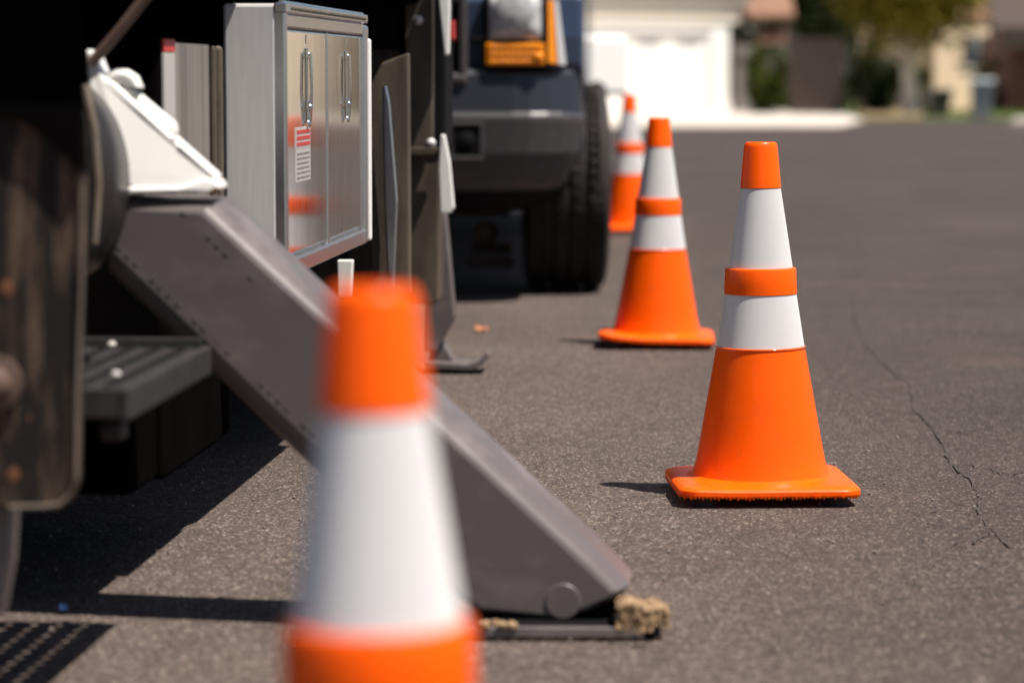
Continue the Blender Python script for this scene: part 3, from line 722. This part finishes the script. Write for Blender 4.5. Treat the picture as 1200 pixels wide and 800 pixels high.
for side in (1, -1):
    xa, xb = sorted((side*p0.x, side*p1.x))
    def f(b):
        b.box((xa, -.022, p0.z), (xb, -.004, p0.z+.0145), .004); b.box((xa, -.022, p1.z-.0125), (xb, -.004, p1.z), .004)
        b.box((xb-.013, -.0218, p0.z+.012), (xb, -.0042, p1.z-.01), .004); b.box((xa, -.0218, p0.z+.012), (xa+.013, -.0042, p1.z-.01), .004)
    part('lamp_surround', M['bumper'], bump, f)
M['bumptop'] = mat('dark_navy_plastic', (.022, .024, .034), .4, var=.1)
part('bumper_top', M['bumptop'], bump, lambda b: tier(b, [(.994, .006, .25, zB-.0035), (.992, .012, .25, zB+.004), (.99, .03, .25, zA-.02), (.985, .045, .25, zA-.004), (.97, .075, .24, zA)]))
part('valance', M['black'], bump, lambda b: tier(b, [(.80, .14, .22, zD-.01), (.855, .09, .24, zD+.03), (.91, .055, .25, zC-.036)]))
for side in (1, -1):
    p0, p1 = U(529, 184, -.02), U(563, 147, -.02)
    xa, xb = sorted((side*p0.x, side*p1.x))
    part('fog_lamp', M['black'], bump, lambda b: [b.box((xa+.004, -.0155, p0.z+.006), (xb-.004, .01, p1.z-.004), .004), b.dome(((xa+xb)/2, -.0158, (p0.z+p1.z)/2), .035, (0, -1, 0), .3)])
def f(b):
    pts = [(x, y) for x, y in plan(1.004, -.016, .62, .165)]
# body: hood, fenders, cab and bed
zH = 1.16; zL = zA+.03
def f(b):
    # front fenders with a wheel arch, one each side, and the hood between
    for sd in (1, -1):
        pts = [(.15, zA+.005), (.15, zH-.18), (.18, zH-.03), (.26, zH), (1.75, zH), (1.75, .5), (1.30, .5)]
        for k in range(13):
            a = PI*k/12; pts.append((.84+.45*math.cos(a), .52+.45*math.sin(a)))
        pts = pts[:7]+[q for q in pts[7:] if q[0] > .16]
        b.prism([(sd*.998, y, z) for y, z in pts], (-sd*.22, 0, 0), .07, 5)
    b.prism([(-.8, .1, zH-.04), (-.8, .3, zH+.03), (-.8, 1.75, zH+.09), (-.8, 1.75, zH-.2), (-.8, .1, zH-.2)], (1.6, 0, 0), .02, 3)
    b.box((-.80, .12, zA), (.80, .3, zH-.1), .01)
    b.prism([(-.98, 1.72, .5), (-.98, 1.72, zH+.05), (-.98, 2.3, 1.9), (-.98, 4.1, 1.92), (-.98, 4.2, zH+.05), (-.98, 4.2, .5)], (1.96, 0, 0), .06, 3)
    b.box((-.985, 4.2, .55), (.985, 7.1, 1.3), .04)
body = part('body', M['navy'], PU, f)
part('windscreen', M['glass'], PU, lambda b: b.prism([(-.85, 1.78, zH+.13), (.85, 1.78, zH+.13), (.78, 2.26, 1.80), (-.78, 2.26, 1.80)], (0, -.012, .01), .004))
def f(b):
    b.box((-.96, .5, .42), (.96, 1.7, .62), .02); b.box((-.7, .9, .30), (.7, 1.3, .46), .03); b.box((-.8, 1.6, .32), (.8, 6.6, .56), .03)
    b.box((-.75, .25, .40), (.75, .5, .52), .02)
part('underbody', M['soot'], PU, f)
def f(b):
    b.cyl((-.7, .84, .33), (.7, .84, .33), .045, 12); p = U(570, 272, .8); b.lathe([(.0, -.06), (.045, -.05), (.05, .03), (.02, .05)], 16, p, (0, -1, 0))
    a, c = U(552, 292, .9), U(600, 288, .9); b.box((a.x, .9, a.z-.02), (c.x, 1.0, a.z+.02), .01)  # this strip and the next stand for sun patches on the ground
    a, c = U(545, 308, .8), U(602, 304, .8); b.box((a.x, .8, a.z-.02), (c.x, .86, a.z+.02), .01)
part('axle_and_sun_patches', M['olive'], PU, f)
# lamps
def lampset(sd):
    def X(x, y, t=.06): p = U(x, y, t); return (sd*p.x, p.y, p.z)
    xa, za = U(567, 52, .05).x, U(567, 52, .05).z; xb, zb2 = U(641, -30, .05).x, U(641, -30, .05).z
    lo, hi = sorted((sd*xa, sd*xb))
    hl = part('headlight', M['black'], PU, lambda b: b.box((lo, .03, zA+.012), (hi, .14, zH-.02), .012, 3))
    def f(b):
        nx, nz = 14, 10; rows = []
        for j in range(nz+1):
            row = []
            for i in range(nx+1):
                u, v = i/nx, j/nz
                row.append(b.bm.verts.new((lo+.02+(hi-lo-.04)*u, .028-.03*(1-(2*u-1)**4)*(1-(2*v-1)**4)-.002*math.sin(i*2.4), za+.016+(zH-.05-za)*v)))
            rows.append(row)
        for r0, r1 in zip(rows, rows[1:]):
            for i in range(nx):
                fc = b.bm.faces.new([r0[i], r0[i+1], r1[i+1], r1[i]]); fc.smooth = True
    part('headlight_lens', M['lens'], hl, f)
    part('headlight_bulge', M['lens'], hl, lambda b: b.lathe([(.075, -.004), (.066, .006), (.045, .012), (.02, .014)], 24, ((lo+hi)/2, .004, za+.125), (0, -1, 0)))
    z1, z0 = U(600, 51, .03).z, U(600, 77, .03).z
    def f(b):
        n = 9
        b.box((lo+.008, .012, z0), (hi-.008, .05, z1), .006)
        for i in range(n):
            for j in range(3):
                x = lo+.02+(hi-lo-.04)*(i+.5)/n; z = z0+(z1-z0)*(j+.5)/3
                b.dome((x, .0125, z), .012, (0, -1, 0), .5, 8)
        b.dome((lo+(hi-lo)*.87, .011, z0+.03), .02, (0, -1, 0), .6)
    part('turn_signal', M['amber'], hl, f)
    part('side_marker', M['amber'], hl, lambda b: b.prism([(sd*.868, .030, zA+.02), (sd*.902, .050, zA+.015), (sd*.888, .050, zH-.05), (sd*.868, .030, zH-.05)], (0, .06, 0), .005))
    part('corner_trim', M['alu'], hl, lambda b: b.prism([(sd*.906, .054, zA+.012), (sd*.934, .085, zA+.012), (sd*.905, .085, zH-.05), (sd*.891, .054, zH-.05)], (0, .04, 0), .005))
lampset(1); lampset(-1)
xg = U(548, 40, .02).x
def f(b):
    b.box((-xg+.03, .05, zA-.02), (xg-.03, .1, zH-.04), .01)
    for k in range(3): b.box((-xg+.03, .035, zA+.06+.09*k), (xg-.03, .05, zA+.085+.09*k), .004)
grille = part('grille', M['black'], PU, f)
def f(b):
    b.box((-xg, .008, zA-.06), (xg, .05, zA-.015), .018, 4); b.box((-xg, .008, zH-.06), (xg, .05, zH-.02), .018, 4)
    b.box((xg-.035, .01, zA-.03), (xg, .05, zH-.04), .015, 4); b.box((-xg, .01, zA-.03), (-xg+.035, .05, zH-.04), .015, 4)
part('grille_frame', M['bumper'], grille, f)
part('emblem', M['label_red'], grille, lambda b: b.box((U(531, 40).x-.012, .028, U(531, 48).z), (U(531, 40).x+.014, .036, U(531, 24).z), .003))
for sd, tt, st in ((1, .80, 4), (-1, .80, 4), (1, 5.2, 0), (-1, 5.2, 0)):
    ctr = Vector((sd*.918, tt, .40)); ax = Matrix.Rotation(R(st), 3, 'Z')@Vector((1, 0, 0))
    def f(b):
        prof = [(.24, -.13), (.31, -.155), (.36, -.157), (.388, -.143)]
        for k, u in enumerate([1.17*q for q in [-.105, -.066, -.060, -.048, -.042, -.010, -.004, .004, .010, .042, .048, .060, .066, .105]]):
            gro = k in (2, 3, 6, 7, 10, 11)
            prof.append((.400-.008*(abs(u)/.1)**2*.8-(.022 if gro else 0), u))
        prof += [(.388, .143), (.36, .157), (.31, .155), (.24, .13)]
        b.lathe(prof, 72, ctr, ax)
        # tread blocks across the crown
        nrm = ax; a0 = Vector((0, 0, 1)); a1 = nrm.cross(a0)
        for i in range(170):
            an = 2*PI*i/60; d = a0*math.cos(an)+a1*math.sin(an); tg = -a0*math.sin(an)+a1*math.cos(an)
            for u in (-.102, -.032, .032, .102):
                p = ctr+nrm*u+d*.3985+tg*(.008 if u > 0 else 0)
                w = .018 if abs(u) < .05 else .022
                b.poly([p-nrm*w-tg*.013+d*.004, p+nrm*w-tg*.013+d*.004, p+nrm*w+tg*.013+d*.004, p-nrm*w+tg*.013+d*.004])
    wh = part('wheel', M['tyre'], PU, f)
    part('rim', M['alu'], wh, lambda b: b.lathe([(.04, -.06), (.20, -.02), (.235, -.10), (.24, -.112), (.24, .112), (.235, .10), (.20, .06), (.12, .085), (.04, .10)], 40, ctr, ax*sd))

# ------------------------------------------------------------------ white trailer beyond the pickup
pt = P(738, 112, 18.0)
TRL = thing('box_trailer', 'low white trailer parked beyond the pickup tyre in front of the garage door', 'trailer', (pt.x, 18.0, 0), R(38))
zb_ = pt.z; zt2 = P(738, 42, 18).z
part('box', M['whitebg'], TRL, lambda b: b.box((-2.0, 0, zb_), (0, 3.2, zt2), .03))
part('chassis', M['soot'], TRL, lambda b: b.box((-1.8, .15, zb_-.14), (-.15, 3.0, zb_-.003)))
for x in (-.30, -1.75):
    w = part('wheel', M['rubber'], TRL, lambda b: b.lathe([(.18, -.10), (.29, -.10), (.32, -.06), (.32, .06), (.29, .10), (.18, .10)], 28, (x, 1.9, .32), (1, 0, 0)))
    part('rim', M['alu'], w, lambda b: b.lathe([(.03, -.09), (.18, -.07), (.18, .07), (.03, .09)], 20, (x, 1.9, .32), (1, 0, 0)))
part('jack', M['black'], TRL, lambda b: b.lathe([(.05, 0), (.05, .02), (.025, .03), (.025, zb_-.16)], 16, (-1.0, .3, 0)))

# ------------------------------------------------------------------ far houses
YH = 85.0
def house_pt(x, y): return P(x, y, YH)
base = G(852, 131); YH = 85.0
hz = gz(85.0)
corner = P(854, 100, 85.0)
HS = thing('garage_house', 'white garage with sunlit double door at the end of the street', 'house', (corner.x, 85.0, hz), R(38))
# local x runs left along the front from the right corner (negative), y into the lot
s38 = math.cos(R(38))
pxm = 85.0/F
def LX(x): return (x-854)*pxm/s38
dl, dr = LX(640), LX(832)
ztop = P(700, 37, 85).z-hz
part('wall', M['whitebg'], HS, lambda b: [b.box((dl-3.5, .0, -.3), (dl, 7, 3.0)), b.box((dr, 0, -.3), (0, 7, 3.0)), b.box((dl, .0, ztop+.0), (dr, 7, 3.0)), b.box((dl, .6, -.3), (dr, 7, ztop))])
gd = part('garage_door', M['whitebg'], HS, lambda b: [b.box((dl+.02, .12, -.2+ztop*k/4+.2*(k == 0)), (dr-.02, .2, -.2+ztop*(k+1)/4-.012+.2*(k == 3)*0), .006) for k in range(4)]+[b.box((dl+.01, .10, ztop-.22), (dr-.01, .2, ztop-.004))])
for k in range(4):
    w = (dr-dl)/4; x0 = dl+w*k+.2
    part('door_window', M['paleglass'], gd, lambda b: b.prism([(x0+(w-.4)*u, .096, ztop-.30-(.16*math.sin(PI*u))) for u in (0, .2, .4, .6, .8, 1)]+[(x0+(w-.4), .096, ztop-.22), (x0, .096, ztop-.22)], (0, .02, 0)))
zf1, zf2 = P(700, 29, 85).z-hz, P(700, 11, 85).z-hz
part('fascia', M['cream'], HS, lambda b: [b.box((dl-4, -.07, zf1+.05), (.35, .02, zf2), .01), b.box((dl-4, -.2, zf2+.06), (.7, .02, zf2+.42), .02)])
part('roof', M['roof'], HS, lambda b: b.prism([(dl-4.2, -.35, zf2+.43), (.95, -.35, zf2+.43), (.95, 3.6, zf2+2.2), (dl-4.2, 3.6, zf2+2.2)], (0, 0, .14)))
def boxhouse(name, label, px0, px1, ytop, Y, m, rz, roofm, depth=5, htop=2.9):
    p0, p1 = P(px0, 90, Y), P(px1, 90, Y); z = gz(Y)
    h = thing(name, label, 'house', (p1.x, Y, z), rz)
    w = (p1.x-p0.x)/math.cos(rz)
    part('wall', m, h, lambda b: b.box((-w, 0, -.4), (0, depth, htop)))
    part('roof', roofm, h, lambda b: b.prism([(-w-.5, -.08, htop), (.5, -.08, htop), (.5, -.08, htop+.12), (.5, depth/2, htop+1.4), (-w-.5, depth/2, htop+1.4), (-w-.5, -.08, htop+.12)][:2]+[(.5, depth/2, htop+1.5), (-w-.5, depth/2, htop+1.5)], (0, 0, .16)))
    return h, w
hb, wb = boxhouse('stucco_house', 'beige stucco house half hidden behind the pale tree trunk and bins', 1090, 1182, 20, 92, M['beige'], R(22), M['roof'])
wn = part('window', M['glass'], hb, lambda b: b.box((-wb*.62, -.05, 1.45), (-wb*.26, .05, 2.4), .01))
part('window_frame', M['cream'], wn, lambda b: [b.box((-wb*.62-.08, -.07, 1.36), (-wb*.26+.08, -.005, 1.446)), b.box((-wb*.45, -.06, 1.45), (-wb*.43, -.045, 2.4))])
part('porch_post', M['darkbark'], hb, lambda b: b.box((-wb*.36, -.5, -.4), (-wb*.28, -.38, 2.85)))
hr, wr = boxhouse('maroon_garage', 'maroon garage front with dark eave at the far right edge', 1184, 1300, 20, 84, M['redwood'], R(0), M['brown'], htop=2.3)
part('eave', M['brown'], hr, lambda b: b.box((-wr-.3, -.5, 1.9), (.3, -.02, 2.5)))
hb2, wb2 = boxhouse('beige_bungalow', 'pale beige bungalow beyond the right edge seen in the cabinet reflections', 1285, 1640, 20, 62, M['sunbeige'], R(8), M['roof'], depth=1.8, htop=3.6)
wn = [part('window', M['glass'], hb2, lambda b: b.box((-wb2*u0, -.04, .9), (-wb2*u1, .03, 2.2))) for u0, u1 in ((.62, .5), (.35, .15))]

# grey side gate and stacked brown beam ends right of the garage
p0, p1 = P(862, 60, 84), P(884, 60, 84)
fg = thing('side_gate', 'grey wooden gate beside the white garage wall', 'gate', ((p0.x+p1.x)/2, 84, gz(84)))
M['greywood'] = mat('grey_gate_wood', (0.20, 0.18, 0.17), .8, var=.2, stretch=(6, 1, .3))
w = (p1.x-p0.x)/2
part('boards', M['greywood'], fg, lambda b: [b.box((-w+2*w*k/4, 0, -.1), (-w+2*w*(k+1)/4-.012, .03, 2.0)) for k in range(4)])
part('gate_frame', M['brown'], fg, lambda b: [b.box((-w-.1, -.03, -.2), (-w-.004, .06, 2.2)), b.box((w+.004, -.03, -.2), (w+.1, .06, 2.2)), b.box((-w, -.028, 1.5), (w, -.002, 1.6))])
p0, p1 = P(926, 60, 80), P(990, 60, 80)
fn = thing('wooden_fence', 'dark brown board fence between the dark shrubs', 'fence', ((p0.x+p1.x)/2, 80, gz(80)))
w = (p1.x-p0.x)/2; zt_ = P(950, 45, 80).z-gz(80)
part('boards', M['brown'], fn, lambda b: [b.box((-w+2*w*k/9, 0, -.1), (-w+2*w*(k+1)/9-.01, .04, zt_)) for k in range(9)])
for zr in (.5, 1.4): part('rail', M['brown'], fn, lambda b: b.box((-w, .042, zr), (w, .09, zr+.1)))
# brown tiled roof piece over the gate
pz = P(900, 14, 86)
pv = thing('porch_roof', 'brown tiled porch roof between the garage and the dark trees', 'porch', (pz.x, 86, gz(86)))
w = .75; h0 = P(900, 22, 86).z-gz(86); h1 = P(900, -10, 86).z-gz(86)
part('tiles', M['roof'], pv, lambda b: b.prism([(-w, -.5, h0), (w, -.5, h0), (w, 1.2, h1), (-w, 1.2, h1)], (0, 0, .1)))
part('lower_tiles', M['roof'], pv, lambda b: b.prism([(-w*.4, -.4, h0-.75), (w*.7, -.4, h0-.75), (w*.7, .4, h0-.35), (-w*.4, .4, h0-.35)], (0, 0, .1)))
part('post', M['brown'], pv, lambda b: [b.box((-.06, -.3, -.2), (.06, -.18, h0-.76)), b.box((-w+.02, .3, -.2), (-w+.14, .42, h0+.2)), b.box((w-.14, .3, -.2), (w-.02, .42, h0+.2))])

# ------------------------------------------------------------------ trees and shrubs
def shrub(label, x0, x1, y0, y1, Y, m, n, seed, name='shrub', size=.16):
    a, c = P(x0, y1, Y), P(x1, y0, Y); z = gz(Y); cx = (a.x+c.x)/2
    o = thing(name, label, 'shrub', (cx, Y, z)); w = (c.x-a.x)/2; h = c.z-z
    part('foliage', m, o, lambda b: b.leaves((0, 0, h*.5), (w, w*.9, h*.52), n, size, seed))
    part('stem', M['darkbark'], o, lambda b: [b.tube([(dx*.05, 0, -.1), (dx*.15*w, .1, h*.3), (dx*.5*w, .2*dx, h*.7)], .03, 6) for dx in (-1, 0, 1)])
shrub('green shrub against the white garage corner and grey gate', 868, 925, 55, 124, 78, M['leafC'], 2600, 1)
shrub('dark bushy shrub between the brown fence and the pale tree trunk', 985, 1062, 52, 124, 79, M['leafB'], 3200, 2)
shrub('small leafy shrub at the foot of the pale tree trunk', 1062, 1090, 70, 120, 82, M['leafC'], 900, 3)
shrub('low bright shrub in front of the beige house wall', 1140, 1182, 72, 112, 86, M['leafA'], 700, 4)
def tree(label, px, Y, h0, crown_px, m, n, seed, trunk_px, bark, droop=1.0, size=.22):
    b0 = P(px, 100, Y); z = gz(Y)
    o = thing('tree', label, 'tree', (b0.x, Y, z))
    x0, x1, yb, top = crown_px
    a, c = P(x0, yb, Y), P(x1, yb, Y); zb2 = a.z-z; w = (c.x-a.x)/2; cx = (a.x+c.x)/2-b0.x
    r = trunk_px*Y/F/2
    def f(b):
        b.tube([(0, 0, -.3), (.02, 0, .2), (-.06, 0, 1.2), (-.1, .1, 2.4), (.05, .2, 4.0), (.1, .2, top*.8)], r, 14, [r*1.5, r*1.15, r, r*.9, r*.65, r*.2])
        rnd = random.Random(seed)
        for k in range(7):
            an = rnd.uniform(0, 6.28); hh = rnd.uniform(2.2, 4.2); L = rnd.uniform(.5, .9)*w
            b.tube([(-.05, .1, hh), (math.cos(an)*L*.5, math.sin(an)*L*.5, hh+.7), (math.cos(an)*L+cx*.6, math.sin(an)*L, hh+1.0+rnd.random())], r*.4, 8, [r*.5, r*.3, r*.1])
    part('trunk', bark, o, f)
    part('crown', m, o, lambda b: b.leaves((cx, 0, (zb2+top)/2), (w, w*.8, (top-zb2)/2), n, size, seed, droop))
tree('pale trunked tree with drooping olive foliage in front of the beige house', 1067, 76, 0, (985, 1150, 40, 5.5), M['leafA'], 8500, 11, 17, M['bark'], .8)
tree('dark leafy tree above the brown fence', 945, 90, 0, (885, 1010, 40, 6.5), M['leafB'], 8000, 12, 12, M['darkbark'], .8)
tree('olive green tree over the maroon garage at the right edge', 1215, 99, 0, (1110, 1290, 4, 7.0), M['leafA'], 6000, 13, 12, M['darkbark'], .6)
tree('tall green tree behind the dark shrubs and fence', 1020, 100, 0, (940, 1110, 66, 7.5), M['leafC'], 9000, 14, 12, M['darkbark'], .8)
tree('broad tree standing behind the stucco house', 1130, 112, 0, (1040, 1260, 60, 8.5), M['leafB'], 8000, 15, 12, M['darkbark'], .8, .3)
# hedge that closes the view behind the fence
a, c = P(855, 80, 104), P(1330, 80, 104)
hg = thing('hedge', 'long dark hedge closing the view behind the gardens', 'hedge', ((a.x+c.x)/2, 104, gz(104)))
w = (c.x-a.x)/2
part('foliage', M['leafB'], hg, lambda b: [b.leaves((-w+2*w*(k+.5)/8, 0, 2.2), (w/7, 1.2, 3.0), 1300, .34, 40+k) for k in range(8)])
part('branches', M['darkbark'], hg, lambda b: [b.tube([(-w+2*w*(k+.5)/20, 0, -.2), (-w+2*w*(k+.6)/20, .1, 1.5), (-w+2*w*(k+.4)/20, .2, 3.6)], .06, 6) for k in range(20)])

# ------------------------------------------------------------------ bins
def wheelie(label, x0, x1, yt, yb, m, rz):
    g = G((x0+x1)/2, yb); w = (x1-x0)*g.y/F; h = P(600, yt, g.y).z-gz(g.y)
    o = thing('wheelie_bin', label, 'bin', g, rz, 'wheelie bins at the far kerb')
    h2 = h*.9
    def f(b):
        rings = [[b.bm.verts.new((sx*w*k, sy*w*k*1.1, z)) for sx, sy in ((-1, -1), (1, -1), (1, 1), (-1, 1))] for k, z in ((.36, .03), (.5, h2))]
        for i in range(4): b.bm.faces.new([rings[0][i], rings[0][(i+1) % 4], rings[1][(i+1) % 4], rings[1][i]])
        b.bm.faces.new(rings[0][::-1]); b.bm.faces.new(rings[1])
    part('body', m, o, f)
    part('lid', m, o, lambda b: b.prism([(-w*.53, -w*.62, h2+.002), (-w*.53, -w*.6, h2+.04), (-w*.53, 0, h), (-w*.53, w*.58, h2+.05), (-w*.53, w*.58, h2+.002)], (w*1.06, 0, 0), .01))
    for s in (-1, 1):
        part('wheel', M['rubber'], o, lambda b: b.cyl((s*w*.42, w*.5, .08), (s*w*.36, w*.5, .08), .08, 16))
    part('handle', m, o, lambda b: b.cyl((-w*.4, w*.66, h2), (w*.4, w*.66, h2), .015, 8))
wheelie('black wheelie bin at the far kerb beside the pale tree trunk', 1085, 1112, 104, 138, M['binblack'], R(10))
wheelie('blue grey wheelie bin at the far kerb in front of the beige house', 1137, 1164, 92, 140, M['bingrey'], R(-8))

# ------------------------------------------------------------------ light
sv = Vector((.40, -.22, 1.0)).normalized()       # towards the sun
world = bpy.data.worlds.new('World'); sc.world = world; world.use_nodes = True
nt = world.node_tree; bg = nt.nodes['Background']
sky = nt.nodes.new('ShaderNodeTexSky'); sky.sky_type = 'NISHITA'; sky.sun_disc = False
elev = math.asin(sv.z); az = math.atan2(sv.x, sv.y)
sky.sun_elevation = elev; sky.sun_rotation = az
sky.dust_density = 1.2
nt.links.new(sky.outputs['Color'], bg.inputs['Color']); bg.inputs['Strength'].default_value = 0.05
ld = bpy.data.lights.new('sun', 'SUN'); ld.energy = 5.0; ld.angle = R(.53); ld.color = (1.0, .93, .84)
lo = bpy.data.objects.new('sun', ld); COL.objects.link(lo); lo.rotation_euler = (-sv).to_track_quat('-Z', 'Y').to_euler()
lo.location = (10, -6, 25)
vs = sc.view_settings; vs.view_transform = 'Standard'; vs.look = 'None'; vs.exposure = 0.7; vs.gamma = 1; vs.use_curve_mapping = False
sc.render.engine = 'CYCLES'
